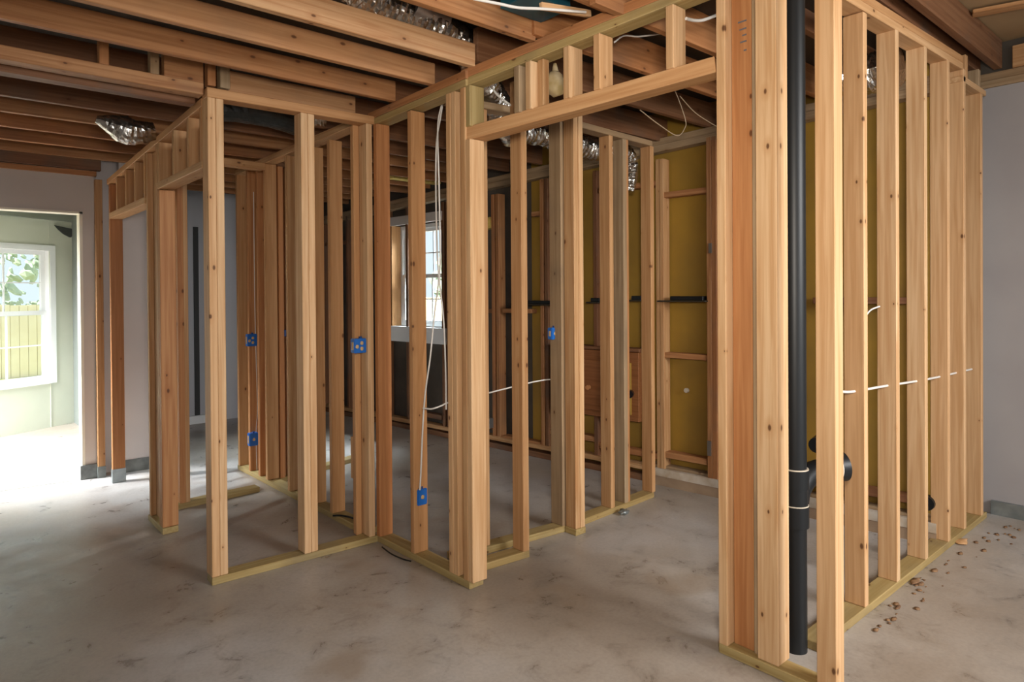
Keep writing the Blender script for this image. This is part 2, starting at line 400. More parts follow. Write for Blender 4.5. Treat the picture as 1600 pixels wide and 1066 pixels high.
# back foundation wall (line BW0->BW1 is the front of the curb; framing stands on it)
BW0, BW1 = Vector((3.57, 8.0)), Vector((4.255, 1.245)); Bd = (BW1-BW0).normalized(); Bn = Vector((-Bd.y, Bd.x)); LB = (BW1-BW0).length
if Bn.x < 0: Bn = -Bn
def BS(px, off=0.0, py=464):
    A = BW0+Bn*off; B = BW1+Bn*off; x, y, z = cross_line(px, A, B, py); return (Vector((x, y))-A).dot(Bd), z
def bslab(name, s0, s1, z0, z1, o0, o1, mat, parent=None):
    p = [BW0+Bd*s0+Bn*o0, BW0+Bd*s1+Bn*o0, BW0+Bd*s1+Bn*o1, BW0+Bd*s0+Bn*o1]
    return prism(name, [tuple(q) for q in p], z0, z1, mat, parent)
sy = BS(832, .12)[0]; sA, sB = BS(611, 0.02)[0], BS(690, 0.02)[0]
zwb, zwt = 1.09, 2.17
struct(bslab('wall_back', sy, LB, 0, 2.8, .115, .20, M_yellow))
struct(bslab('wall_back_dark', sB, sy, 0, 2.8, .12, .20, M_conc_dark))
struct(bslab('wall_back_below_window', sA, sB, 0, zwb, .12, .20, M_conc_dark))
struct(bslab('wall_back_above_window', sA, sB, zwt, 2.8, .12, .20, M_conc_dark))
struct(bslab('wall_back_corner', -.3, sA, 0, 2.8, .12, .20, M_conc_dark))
struct(bslab('wall_back_curb', BS(1010)[0], LB, 0, .07, 0.0, .115, plain('curb_brown', (0.36, 0.25, 0.16), .85, col2=(.28, .19, .12), scale=8)))
struct(bslab('wall_back_curb_top', BS(1010)[0], LB, .07, .125, -.004, .115, M_curb))
# rear-left wall beyond the hall
struct(prism('wall_rear', [(1.42, 7.95), (3.8, 7.95), (3.8, 8.07), (1.42, 8.07)], 0, 2.8, plain('cool_wall', (0.50, 0.50, 0.53), .8)))
struct(prism('baseboard_rear', [(1.42, 7.90), (2.5, 7.90), (2.5, 7.95), (1.42, 7.95)], 0, .09, M_white))
struct(prism('trim_5', [(2.22, 7.93), (2.27, 7.93), (2.27, 7.95), (2.22, 7.95)], 0.09, 2.2, plain('dark_gap', (0.05, 0.05, 0.05), .8)))
# right room back wall
XR = 5.15
struct(prism('wall_right', [(XR, -4), (XR+.2, -4), (XR+.2, 1.30), (XR, 1.30)], 0, 2.74, plain('painted_block', (0.40, 0.375, 0.37), .8, col2=(.36, .335, .335), scale=2)))
struct(prism('wall_right_upper', [(XR+.04, -4), (XR+.2, -4), (XR+.2, 1.46), (XR+.04, 1.46)], 2.74, 3.06, M_conc_dark))
bb = struct(prism('baseboard_right', [(XR-.035, -4), (XR, -4), (XR, 1.19), (XR-.035, 1.19)], 0.0, 0.085, M_flash))
# unseen shell that keeps the daylight where it belongs
struct(prism('wall_side', [(-2.7, -4), (-2.6, -4), (-2.6, 6.3), (-2.7, 6.3)], 0, 3.06, M_wall))
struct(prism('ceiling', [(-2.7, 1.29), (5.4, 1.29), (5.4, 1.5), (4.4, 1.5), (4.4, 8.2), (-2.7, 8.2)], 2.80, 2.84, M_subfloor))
struct(prism('ceiling_near', [(-2.7, -4.2), (5.4, -4.2), (5.4, 1.29), (-2.7, 1.29)], 3.03, 3.07, M_ply))
struct(prism('ceiling_step', [(-2.7, 1.28), (5.4, 1.28), (5.4, 1.3), (-2.7, 1.3)], 2.84, 3.07, M_subfloor))
struct(prism('wall_outer', [(4.36, 1.36), (XR+.2, 1.36), (XR+.2, 1.46), (4.36, 1.46)], 0, 3.03, M_conc_dark))

# ------------------------------------------------------------------ stud walls
class Wall:
    def __init__(s, name, label, A, B, axis, zt, t=D):
        """A,B: front lower line in plan; axis 'X' (thickness +Y) or 'Y' (thickness +X); zt(f) underside of top plate"""
        s.A, s.B, s.axis, s.zt = Vector(A), Vector(B), axis, zt
        s.n = Vector((0, 1)) if axis == 'X' else Vector((1, 0)); s.t = t
        s.o = thing(name, (A[0], A[1], 0), label, 'wall frame')
    def f(s, p): return (Vector(p)-s.A).dot(s.B-s.A)/(s.B-s.A).length_squared
    def z(s, p): return s.zt(s.f(p))
    def line(s, off): return s.A+s.n*off, s.B+s.n*off
    def plate(s, name, f0, f1, z0, z1, th, mat, label=None, off=0.0, t=None):
        a = s.A.lerp(s.B, f0)+s.n*off; b = s.A.lerp(s.B, f1)+s.n*off
        return member(name, (a.x, a.y, z0), (b.x, b.y, z1), t or s.t, th, mat, s.o, side=(s.n.x, s.n.y, 0), label=label)
    def stud(s, px, mat, name='stud', w=T, d=None, off=0.0, z0=T, z1=None, label=None, n=1, p=None):
        d = d or s.t
        if p is None:
            if s.axis == 'X':
                x, y, _ = cross_line(px, *s.line(off+d)); x0, y0 = x, y-d
            else:
                x, y, _ = cross_line(px, *s.line(off)); x0, y0 = x, y-w
        else: x0, y0 = p
        r = None
        for i in range(n):
            xx, yy = (x0+i*(w+.001), y0) if s.axis == 'X' else (x0, y0-i*(w+.001))
            top = z1 if z1 is not None else s.z((xx, yy))
            wx, wy = (w, d) if s.axis == 'X' else (d, w)
            r = box(name, (xx, yy, z0), (xx+wx, yy+wy, top), mat, s.o, label=label)
        return r

def lin(a, b): return lambda f: a+(b-a)*f
# W1: short wall at the left of the picture
W1 = Wall('stud_wall', 'short pale stud wall end at left with two wide studs and low sole plate', (1.038, 3.46), (1.955, 3.425), 'X', lin(2.425, 2.425))
W1.plate('sole_plate', 0, 1, 0, 0, T, M_green)
W1.plate('top_plate', 0, 1, 2.425, 2.425, .048, M_mid)
W1.stud(0, M_pale, p=(1.040, 3.462)); W1.stud(0, M_pale, p=(1.079, 3.462))
W1.stud(462, M_pale, n=2, z1=2.425)
W1.stud(0, M_pale, p=(1.895, 3.428))
W1.stud(0, M_mid, p=(1.855, 3.51), d=.038)

# W2: wall running towards the camera, then the opening with its header, to the big post
W2A, W2B, W2C = Vector((1.945, 3.43)), Vector((1.962, 2.57)), Vector((2.361, 1.457))
W2 = Wall('stud_wall', 'tall stud wall in the middle with blue outlet box and wide header over its opening', W2A, W2B, 'Y', lin(2.425, 2.447))
W2.plate('sole_plate', 0, 1, 0, 0, T, M_green)
W2.plate('top_plate', -.03, 1, 2.425, 2.449, .036, M_green)
W2.plate('upper_top_plate', -.08, 1, 2.462, 2.486, .042, M_joist, label='orange upper top plate')
box('stud', (1.94, 3.39, T), (2.027, 3.428, 2.425), M_orange, W2.o, label='reddish corner stud')
W2.stud(638.5, M_mid, z1=2.43)
W2.stud(698.5, M_pale, z1=2.445); W2.stud(706, M_pale, z1=2.445)
W2.stud(721, M_mid, z1=2.447, label='king stud')
W2.stud(728.5, M_pale, name='trimmer_stud', z1=2.19, z0=T)
W2h = Wall.__new__(Wall); W2h.A, W2h.B, W2h.axis, W2h.n, W2h.t, W2h.o = W2B+Vector((0, .035)), W2C, 'Y', Vector((1, 0)), D, W2.o
W2h.zt = lin(2.449, 2.658)
W2h.plate('top_plate', 0, 1.02, 2.449, 2.662, .040, M_green)
W2h.plate('upper_top_plate', 0, 1.02, 2.489, 2.702, .045, M_joist, label='orange upper top plate')
W2h.plate('header', 0.0, 1, 2.186, 2.319, .066, M_mid, label='long flat header beam over the opening')
def hz(p): f = W2h.f(p); return 2.25+.135*f
for px, m, w in ((729, M_green, T), (805, M_grey, T), (823, M_pale, T), (882, M_pale, T), (929, M_pale, T), (1042, M_pale, T)):
    x, y, _ = cross_line(px, W2h.A, W2h.B); y0 = y-w
    W2h.stud(0, m, name='cripple_stud', w=w, p=(x, y0), z0=hz((x, y)), z1=W2h.z((x, y)))

x, y, _ = cross_line(842, *W2h.line(.03)); W2h.stud(0, M_mid, name='cripple_stud', w=T, d=.04, p=(x, y-T), z0=hz((x, y)), z1=W2h.z((x, y)))
# W4: post cluster beside the black pipe
XP = 2.361
W4 = Wall('stud_wall', 'cluster of tall full-height studs beside the black drain pipe at right', (XP, .996), (XP, 1.458), 'Y', lin(2.9, 2.9))
W4.plate('sole_plate', 0, 1, 0, 0, T, M_green)
def post(x0, x1, y0, y1, m, lab=None, z1=2.9): return box('stud', (x0, y0, T), (x1, y1, z1), m, W4.o, label=lab)
post(XP, XP+.085, 1.418, 1.457, M_pale)
pb = post(XP+.045, XP+.083, 1.326, 1.416, M_orange, 'orange stud with ink marks near top')
post(XP+.035, XP+.124, 1.300, 1.325, M_grey)
post(XP+.012, XP+.10, 1.214, 1.298, M_pale)
post(XP+.008, XP+.072, 1.000, 1.070, M_pale, 'nearest pale stud at front')
for zz, w in ((2.44, .05), (2.415, .03), (2.47, .06), (2.39, .045), (2.355, .02)):
    box('ink_mark', (XP+.0438, 1.350, zz+.03), (XP+.0447, 1.350+w*.6, zz+.036), M_ink, pb, bev=0)
# W5: long right wall
W5 = Wall('stud_wall', 'long pale stud wall receding at right with cable threaded through its studs', (2.655, 1.185), (5.01, 1.185), 'X', lambda f: 2.665+.075*f)
W5.plate('sole_plate', 0, 1, 0, 0, T, M_green)
W5.plate('top_plate', -.09, .80, 2.658, 2.727, .038, M_pale)
W5.plate('upper_top_plate', -.09, .80, 2.697, 2.766, .04, M_mid)
W5.plate('top_plate', .80, 1.0, 2.66, 2.66, .034, M_pale)
for px, z1 in ((1318, 2.675), (1370, 2.695), (1416, 2.71), (1453, 2.722), (1479, 2.735)): W5.stud(px, M_pale, z1=z1)
W5.stud(1507, M_pale, z1=2.66)
box('stud', (4.905, 1.187, T), (4.943, 1.274, 2.66), M_orange, W5.o, label='reddish end stud')
box('cripple_stud', (4.60, 1.187, 2.694), (4.638, 1.274, 2.83), M_mid, W5.o)
box('cripple_stud', (4.86, 1.187, 2.694), (4.90, 1.274, 2.80), M_grey, W5.o)

# W3: short stub wall just behind the opening jamb
W3 = Wall('stud_wall', 'stubby stud wall with one end stud right behind the opening jamb', (2.052, 2.70), (2.449, 2.666), 'X', lin(2.46, 2.46))
W3.plate('sole_plate', 0, 1, 0, 0, T, M_green)
W3.stud(0, M_mid, p=(2.405, 2.668), w=.044, z1=2.60)
W3.stud(0, M_grey, p=(2.12, 2.695), d=.06, z1=2.44)
# W3b: parallel wall behind
W3b = Wall('stud_wall', 'stud wall behind the stub with a paired corner post and blue box', (2.10, 2.875), (2.90, 2.80), 'X', lin(2.46, 2.47))
W3b.plate('sole_plate', 0, 1, 0, 0, T, M_green)
W3b.plate('top_plate', 0, 1, 2.46, 2.47, T, M_grey)
W3b.stud(0, M_grey, p=(2.846, 2.804), d=.10); W3b.stud(0, M_mid, p=(2.30, 2.87), d=.06)
box('sole_plate', (2.862, 2.71, 0), (2.948, 2.80, T), M_green, W3b.o)
box('stud', (2.866, 2.715, T), (2.904, 2.798, 2.50), M_mid, W3b.o); box('stud', (2.905, 2.712, T), (2.944, 2.798, 2.50), M_pale, W3b.o)
# W3c
W3c = Wall('stud_wall', 'stud wall ending in the open doorway with dark stained double stud', (2.95, 2.80), (3.81, 2.852), 'X', lin(2.46, 2.46))
W3c.plate('sole_plate', 0, 1, 0, 0, T, M_green)
W3c.plate('top_plate', 0, 1, 2.46, 2.46, T, M_grey)
W3c.stud(937, M_mid); W3c.stud(958.5, M_grey, label='stud with dark stain'); W3c.stud(972, M_orange, d=.03)
W3c.stud(1001.5, M_mid)

# WP: inner partition running away
WP = Wall('stud_wall', 'inner stud partition running back from the corner with many studs', (1.895, 5.62), (1.932, 3.56), 'Y', lambda f: 2.44)
WP.plate('sole_plate', 0, 1, 0, 0, T, M_green)
WP.plate('top_plate', 0, 1, 2.42, 2.46, .045, M_mid)
for px, m in ((551.5, M_pale), (558, M_orange), (512.5, M_mid), (484, M_mid), (446.5, M_mid), (412.5, M_mid), (401, M_orange), (386, M_orange), (369.5, M_mid)):
    WP.stud(px, m, z1=2.43)
# W6 plate crossing
W6 = Wall('stud_wall', 'dim cross partition behind the inner one with dark reddish studs', (2.0, 4.98), (2.80, 5.20), 'X', lin(2.45, 2.45))
W6.plate('sole_plate', 0, 1, 0, 0, T, M_green); W6.plate('top_plate', 0, .45, 2.42, 2.42, T, M_old)
for px in (429, 441): W6.stud(px, M_orange, z1=2.42)
# W7 small wall behind the pier
W7 = Wall('stud_wall', 'low-lit short stud wall in the hall behind the double pier', (1.16, 4.83), (1.80, 4.87), 'X', lin(2.40, 2.40))
W7.plate('sole_plate', 0, 1, 0, 0, T, M_green); W7.plate('top_plate', 0, 1.1, 2.36, 2.36, .05, M_mid)
W7.stud(279, M_mid, z1=2.36); W7.stud(272.5, M_orange, z1=2.36)

# W0: left wall with two door openings; pier between, headers and cripples above
W0 = Wall('stud_wall', 'left stud wall with two door openings, wide pier and block-filled headers', (1.036, 5.93), (1.04, 3.56), 'Y', lambda f: 2.30+.10*f)
W0.plate('top_plate', 0, 1, 2.30, 2.40, .042, M_mid)
W0.plate('sole_plate', .50, .648, 0, 0, T, M_green)
W0.stud(0, M_orange, p=(1.042, 4.405), z1=2.08); W0.stud(0, M_mid, p=(1.042, 4.445), z1=2.36)
W0.stud(0, M_mid, p=(1.075, 4.60), w=.13, d=.038, z1=2.35); W0.stud(0, M_mid, p=(1.045, 4.70), z1=2.35)
box('header', (1.037, 3.552, 2.085), (1.126, 4.46, 2.125), M_mid, W0.o, label='flat header over the nearer doorway')
box('header', (1.037, 4.74, 2.03), (1.126, 5.87, 2.075), M_mid, W0.o, label='flat header over the farther doorway')
for px in (314, 294, 271, 248): 
    x, y, _ = cross_line(px, *W0.line(0)); W0.stud(0, M_mid, name='cripple_stud', p=(x, y-.038), z0=2.125, z1=W0.z((x, y)))
for px in (226, 211, 197, 183):
    x, y, _ = cross_line(px, *W0.line(0)); W0.stud(0, M_mid, name='cripple_stud', p=(x, y-.038), z0=2.075, z1=W0.z((x, y)))
box('header_backing', (1.127, 3.60, 2.09), (1.137, 5.86, 2.34), M_mid, W0.o)
fs = box('stud', (1.042, 5.86, 0.0), (1.128, 5.90, 2.30), M_orange, W0.o, label='reddish far jamb stud with grey metal boot')
box('metal_boot', (1.039, 5.855, 0), (1.131, 5.904, .105), M_flash, fs, bev=0)
box('stud', (0.985, 6.10, 0), (1.035, 6.19, 2.36), M_mid, W0.o)
box('metal_boot', (0.982, 6.097, 0), (1.038, 6.193, .09), M_base, W0.o, bev=0)
# board above the left wall
b_ = tag(box('top_board', (-2.6, YL-.03, 2.385), (1.0, YL-.002, 2.425), M_orange), 'brown board capping the grey wall above the left doorway', 'board')
tag(box('rim_joist', (-2.6, YL-.04, 2.43), (1.03, YL-.002, 2.64), M_old), 'dark rim joist tight above the board over the left doorway', 'joist')
# lone stud in hall
t = tag(box('hall_stud', (1.50, 5.72, 0), (1.538, 5.81, 2.40), M_orange), 'shadowed stud with grey metal foot standing in hall behind pier', 'stud')
box('metal_boot', (1.497, 5.716, 0), (1.541, 5.813, .11), M_flash, t, bev=0)

# back wall framing
WB = thing('furring_frame', (*(BW0+Bd*3), 0.0), 'dim timber frame with cross blocking standing against the yellow back wall', 'wall frame')
def bmember(name, px, mat, z0=.125, z1=None, w=T, o0=.01, o1=.1, label=None):
    s, _ = BS(px, o0); z1 = z1 or (2.50 if px > 900 else 2.44)
    p = BW0+Bd*s+Bn*o0
    m = member(name, (p.x, p.y, z0), (p.x, p.y, z1), w, o1-o0, mat, WB, side=(Bd.x, Bd.y, 0))
    if label: m['label'] = label
    return m
def brail(name, px0, px1, py, h, mat, o0=.02, o1=.1, label=None):
    s0, z = BS(px0, o0, py); s1, zz = BS(px1, o0, py)
    a = BW0+Bd*s0+Bn*o0; b = BW0+Bd*s1+Bn*o0; zc = BS((px0+px1)/2, o0, py)[1]
    m = member(name, (a.x, a.y, zc-h/2), (b.x, b.y, zc-h/2), h, o1-o0, mat, WB, side=(0, 0, 1))
    if label: m['label'] = label
    return m
def bplate(name, s0, s1, z0, z1, h, o0, o1, mat):
    a = BW0+Bd*s0+Bn*o0; b = BW0+Bd*s1+Bn*o0
    return member(name, (a.x, a.y, z0), (b.x, b.y, z1), h, o1-o0, mat, WB, side=(0, 0, 1))
bplate('top_plate', 0.2, LB, 2.28, 2.56, .05, .01, .10, M_grey)
bplate('upper_top_plate', 0.2, LB, 2.33, 2.61, .05, .02, .11, M_grey)
bplate('sole_plate', BS(1010)[0], LB, .125, .125, .02, .03, .11, M_grey)
bplate('sole_plate', .2, BS(1010)[0], .06, .09, .04, .0, .09, M_mid)
bplate('ledger', .2, BS(1010)[0], 0, 0, .05, .02, .10, M_old)
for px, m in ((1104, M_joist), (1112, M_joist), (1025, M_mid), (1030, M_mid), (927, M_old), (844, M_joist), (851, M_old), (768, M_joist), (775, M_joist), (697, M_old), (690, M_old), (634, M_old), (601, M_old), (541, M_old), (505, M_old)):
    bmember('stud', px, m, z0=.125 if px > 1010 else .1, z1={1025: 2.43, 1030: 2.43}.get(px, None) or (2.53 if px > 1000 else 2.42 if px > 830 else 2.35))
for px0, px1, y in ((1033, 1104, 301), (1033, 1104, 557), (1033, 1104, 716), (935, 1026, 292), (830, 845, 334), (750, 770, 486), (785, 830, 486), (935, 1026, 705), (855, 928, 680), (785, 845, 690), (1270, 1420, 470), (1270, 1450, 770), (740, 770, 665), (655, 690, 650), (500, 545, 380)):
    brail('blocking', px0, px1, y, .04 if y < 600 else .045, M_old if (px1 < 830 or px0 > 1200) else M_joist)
s0 = BS(748)[0]; s1 = BS(766)[0]
p = BW0+Bd*s0; q = BW0+Bd*s1
tag(member('insulation_strip', (p.x+.02, p.y, 2.02), (q.x+.02, q.y, 2.05), .10, .06, M_insul, side=(0, 0, 1)), 'yellow foam strip wedged beside dark back wall stud', 'insulation')
# metal plates and shelf brackets on the back wall
def bpos(px, py, o): s, z = BS(px, o, py); p = BW0+Bd*s+Bn*o; return Vector((p.x, p.y, z))
for (x0, y0, x1, y1, lab) in ((1107, 380, 1112, 396, 'upper'), (1105, 690, 1111, 712, 'lower')):
    a = bpos(x0, y1, .0); b = bpos(x1, y0, .0)
    box('nail_plate', (a.x, min(a.y, b.y), a.z), (a.x+.006, max(a.y, b.y), b.z), M_steel, WB, bev=0)
def shelf(px0, px1, py, lab, top=True):
    a = bpos(px0, py, -.03); b = bpos(px1, py, -.03); o = thing('wall_shelf', (a.x, a.y, a.z), lab, 'shelf', None)
    member('shelf_board', a, (b.x, b.y, a.z+.0), .012, .12, plain('dark_metal', (0.03, 0.022, 0.012), .5), o, side=(0, 0, 1))
    c = a.lerp(b, .25); e = a.lerp(b, .92)
    if top: member('shelf_tray', (c.x+.02, c.y, a.z+.012), (e.x+.02, e.y, a.z+.012), .03, .08, M_black, o, side=(0, 0, 1))
shelf(1026, 1102, 472, 'thin dark shelf with black tray on the yellow wall, widest one')
shelf(978, 1001, 471, 'short dark shelf glimpsed between stained stud and doorway stud')
shelf(915, 935, 474, 'short dark shelf glimpsed left of the stained double stud')
shelf(797, 868, 477, 'faint dark shelf on yellow wall beside the blue box')
o = bpos(1074, 610, .10); tag(tube('wall_plug', [o, o+Vector((-.02, 0, 0))], .017, M_rim, seg=14), 'small pale round plug low on the yellow panel', 'plug')
# brown cabinet behind the studs
ca, cb = bpos(866, 640, -.02), bpos(998, 640, -.02)
cab = thing('low_cabinet', (ca.x, ca.y, .28), 'low brown cabinet with black round knob behind the stained studs', 'cabinet')
z0, z1 = .30, 1.12
def cpart(name, f0, f1, za, zb_, th, mat, off=0):
    a = ca.lerp(cb, f0); b = ca.lerp(cb, f1)
    return member(name, (a.x-off, a.y, za), (b.x-off, b.y, za), zb_-za, th, mat, cab, side=(0, 0, 1))
cpart('body', 0, 1, .45, .98, .10, M_cab)
for f0, f1 in ((.05, .30), (.36, .62), (.70, .93)):
    d = cpart('door', f0, f1, .50, .90, .02, M_yellow if f0 > .6 else M_cab, off=.02)
cpart('top_board', -.02, 1.02, .985, 1.01, .13, M_old, off=.015)
kb = bpos(985, 615, -.09); tube('knob', [kb, kb+Vector((-.04, -.02, 0))], .030, M_knob, cab, seg=16)
kb = bpos(920, 605, -.07); tube('knob', [kb, kb+Vector((-.03, -.01, 0))], .018, M_orange, cab, seg=12)

# window 2 in the back wall
w2 = thing('window_2', (3.95, 5.9, zwb), None, None); w2['kind'] = 'structure'
bslab('window_jamb', sA-.005, sA+.02, zwb, zwt, .02, .20, M_mid, w2)
bslab('window_jamb', sB, sB+.02, zwb, zwt, .02, .20, M_mid, w2)
bslab('head_board', sA-.03, sB+.03, zwt, zwt+.09, .0, .05, M_wallL, w2)
bslab('window_sill', sA-.02, sB+.05, zwb-.16, zwb, .0, .06, M_white, w2)
bslab('window_frame', sA+.02, sA+.05, zwb, zwt, .14, .20, M_white, w2)
bslab('window_frame', sB-.04, sB, zwb, zwt, .14, .20, M_white, w2)
bslab('window_frame', sA+.05, sB-.04, zwt-.04, zwt, .14, .20, M_white, w2)
bslab('window_frame', sA+.05, sB-.04, zwb, zwb+.03, .14, .20, M_white, w2)
zmm = BS(650, .16, 432)[1]
sash(w2, bslab, sA+.05, sB-.04, zmm-.02, zwt-.04, .165, 3, 2, M_glass, .035, .012)
sash(w2, bslab, sA+.05, sB-.04, zwb+.03, zmm+.02, .145, 3, 2, M_glass, .035, .012)

# ------------------------------------------------------------------ joists
def joist(y, z, x0, x1, mat, label, h=.235, w=T, group=None, stamp=False):
    o = box('ceiling_joist', (x0, y, z), (x1, y+w, z+h), mat, bev=.003)
    return tag(o, label, 'joist', group)
joist(1.87, 2.655, -1.2, 2.215, M_joist, 'ceiling joist end touching the plate at the very top centre')
joist(2.205, 2.59, -1.5, 2.085, M_joist, 'orange ceiling joist just left of the teal duct', h=.11)
joist(2.53, 2.538, -1.8, 1.99, M_joistpale, 'pale ceiling joist with knots lying under the foil duct bend', h=.11)
joist(2.84, 2.520, -2.2, 1.97, M_joistpale, 'pale ceiling joist, second above the short left wall', h=.11)
joist(3.20, 2.512, -2.55, 1.955, M_joist, 'orange ceiling joist with grade marks right above the left wall top', h=.11)
joist(3.56, 2.478, 1.15, 1.90, M_joistpale, 'joist resting just over the short left wall top plate', h=.13)
bm_ = tag(box('ceiling_beam', (-2.55, 3.50, 2.44), (1.035, 3.58, 2.50), M_joist), 'weathered beam running left from the short wall top plate', 'beam')
box('lower_board', (-2.55, 3.62, 2.42), (1.03, 3.70, 2.46), M_old, bm_)
for i, (xa, w, m) in enumerate(((-.02, .05, M_grey), (.49, .04, M_orange), (.70, .04, M_grey), (.76, .18, M_joist), (.96, .04, M_orange), (1.02, .05, M_grey))):
    tag(box('blocking_piece', (xa+.1, 3.52, 2.50), (xa+.1+w, 3.57, 2.66), m), ['grey stained block at far left', 'slanting orange block midway', 'green grey block', 'printed orange block', 'orange block by wall corner', 'small grey block at wall corner'][i]+' standing on the weathered beam', 'block')
far = [(4.00, 'first'), (4.42, 'second'), (4.80, 'third'), (5.22, 'fourth'), (5.65, 'fifth'), (6.06, 'sixth')]
for y, nth in far:
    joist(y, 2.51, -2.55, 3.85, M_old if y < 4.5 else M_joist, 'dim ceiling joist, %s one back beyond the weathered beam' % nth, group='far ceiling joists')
for y, nth in ((6.49, 'first'), (6.85, 'second'), (7.25, 'third')):
    joist(y, 2.51, 1.45, 3.85, M_joist, 'deep ceiling joist over the rear hall, %s one past the left doorway wall' % nth, group='rear hall ceiling joists')
for y, z, nth in ((3.42, 2.535, 'fifth'), (3.0, 2.565, 'fourth'), (2.60, 2.60, 'third'), (2.185, 2.61, 'second'), (1.82, 2.63, 'first')):
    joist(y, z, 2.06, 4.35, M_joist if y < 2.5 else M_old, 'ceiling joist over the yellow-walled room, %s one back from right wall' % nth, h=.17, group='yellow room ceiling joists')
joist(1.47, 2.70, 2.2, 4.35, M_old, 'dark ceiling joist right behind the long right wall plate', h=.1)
joist(1.128, 2.845, 2.5, 5.13, M_old, 'thick ceiling joist in top right corner running along long wall', h=.18, w=.045)
joist(1.235, 2.835, 2.5, 5.10, M_old, 'dark joist on top of the long right wall plate', h=.2)
sb = thing('sill_plate', (XR, 0, 2.74), 'doubled weathered sill plates on top of the grey right wall', 'plate')
box('lower_plate', (XR-.02, -3, 2.74), (XR+.15, 1.26, 2.785), M_grey, sb); box('upper_plate', (XR-.01, -3, 2.787), (XR+.15, 1.26, 2.835), M_grey, sb)
tag(box('rim_block', (XR, .60, 2.84), (XR+.04, 1.08, 2.98), M_mid), 'pale rim block above the sill plates at right edge', 'block')
a = at_z(1520, 20, 3.0); b = at_z(1600, 5, 3.0)
tag(member('ceiling_batten', a, b+(b-a)*.5, .09, .02, M_mid, side=(0, 1, 0)), 'light batten nailed under plywood in the top right corner', 'batten')

# ------------------------------------------------------------------ pipe
px_, py_ = 2.612, 1.264
pp = thing('drain_pipe', (px_, py_, 0), 'tall black plastic drain pipe with tee between the right studs', 'pipe')
tube('pipe_run', [(px_, py_, 0), (px_, py_, 3.0)], .0445, M_black, pp, seg=32)
def collar(z0, z1, r=.053):
    c = tube('coupling', [(px_, py_, z0), (px_, py_, z1)], r, M_black, pp, seg=32)
    tube('cement_ring', [(px_, py_, z1-.001), (px_, py_, z1+.004)], r-.001, M_rim, c, seg=32)
collar(.655, .730); collar(.50, .585)
tube('tee_body', [(px_, py_, .58), (px_, py_, .66)], .049, M_black, pp, seg=32)
tube('tee_branch', [(px_+.01, py_, .56), (px_+.06, py_+.012, .63), (px_+.12, py_-.01, .69), (px_+.20, py_-.075, .715)], .046, M_black, pp, seg=24)
cp = tube('cleanout_hub', [(px_+.195, py_-.07, .715), (px_+.23, py_-.095, .718)], .060, M_black, pp, seg=28)
tube('cement_ring', [(px_+.191, py_-.068, .715), (px_+.195, py_-.07, .715)], .061, M_rim, cp, seg=28)
v = at_X(1279, 695, 3.1)
tag(tube('pipe_cap', [v+Vector((-.02, 0, -.0)), v+Vector((.07, .02, 0))], .036, M_black, seg=20), 'black pipe cap peeking out left of the nearest pale stud', 'pipe cap')
v = bpos(1447, 787, -.02); tag(tube('pipe_cap', [v, v+Vector((.05, 0, 0))], .040, M_black, seg=20), 'black round cap low between far studs of long right wall', 'pipe cap')

# ------------------------------------------------------------------ blue boxes
def ebox(c, w, h, d, face, lab, kn=1):
    """c = lower left corner of the visible face; face 'Y' looks to -Y"""
    o = thing('outlet_box', c, lab, 'outlet box')
    x, y, z = c
    bm = bmesh.new(); bmesh.ops.create_cube(bm, size=1)
    for vtx in bm.verts: vtx.co = Vector((x+(vtx.co.x+.5)*w, y+(vtx.co.y+.5)*d, z+(vtx.co.z+.5)*h))
    bmesh.ops.bevel(bm, geom=bm.edges[:], offset=.004, segments=2, affect='EDGES')
    me = bpy.data.meshes.new('m'); bm.to_mesh(me); bm.free(); link('box_body', me, M_blue, o)
    ks = [(.5, .5)] if kn == 1 else [(.55, .3), (.55, .68), (.2, .45)]
    for fx, fz in ks:
        blob('knockout', (x+w*fx, y-.0005, z+h*fz), .011, M_tan, o, .25, (1, .15, 1.1), sub=2)
    box('side_bracket', (x-.003, y+.012, z+.02), (x+.001, y+d*.6, z+h-.02), M_tan, o, bev=0)
    box('cable_clamp', (x+w*.45, y+.006, z+h-.003), (x+w*.62, y+.022, z+h+.012), M_blue2, o, bev=.001)
    return o
v = at_Y(653, 791.5, 3.035)
ebox((v.x, 3.035, v.z), .062, .088, .045, 'Y', 'blue outlet box low on the middle wall stud')
v = at_Y(554, 552.5, 3.45); v2 = at_Y(574.5, 552.5, 3.45)
ebox((v.x, 3.45, v.z), v2.x-v.x, .083, .05, 'Y', 'blue switch box at chest height in corner where walls meet', 3)
v = at_Y(387, 541.5, 5.30)
ebox((v.x, 5.30, v.z), .075, .095, .05, 'Y', 'blue switch box on the inner partition, upper of two', 3)
v = at_Y(390, 698, 5.25)
ebox((v.x, 5.25, v.z), .07, .10, .05, 'Y', 'blue outlet box on the inner partition, lower of two')
v = at_Y(862.5, 531, 2.86)
ebox((v.x, 2.86, v.z), .055, .072, .04, 'Y', 'blue box near the yellow wall beside paired corner post')
v = at_Y(444, 526, 5.0)
tag(box('junction_box', (v.x, 5.0, v.z), (v.x+.03, 5.03, v.z+.05), M_blue2), 'tiny dark blue box between reddish partition studs', 'outlet box')

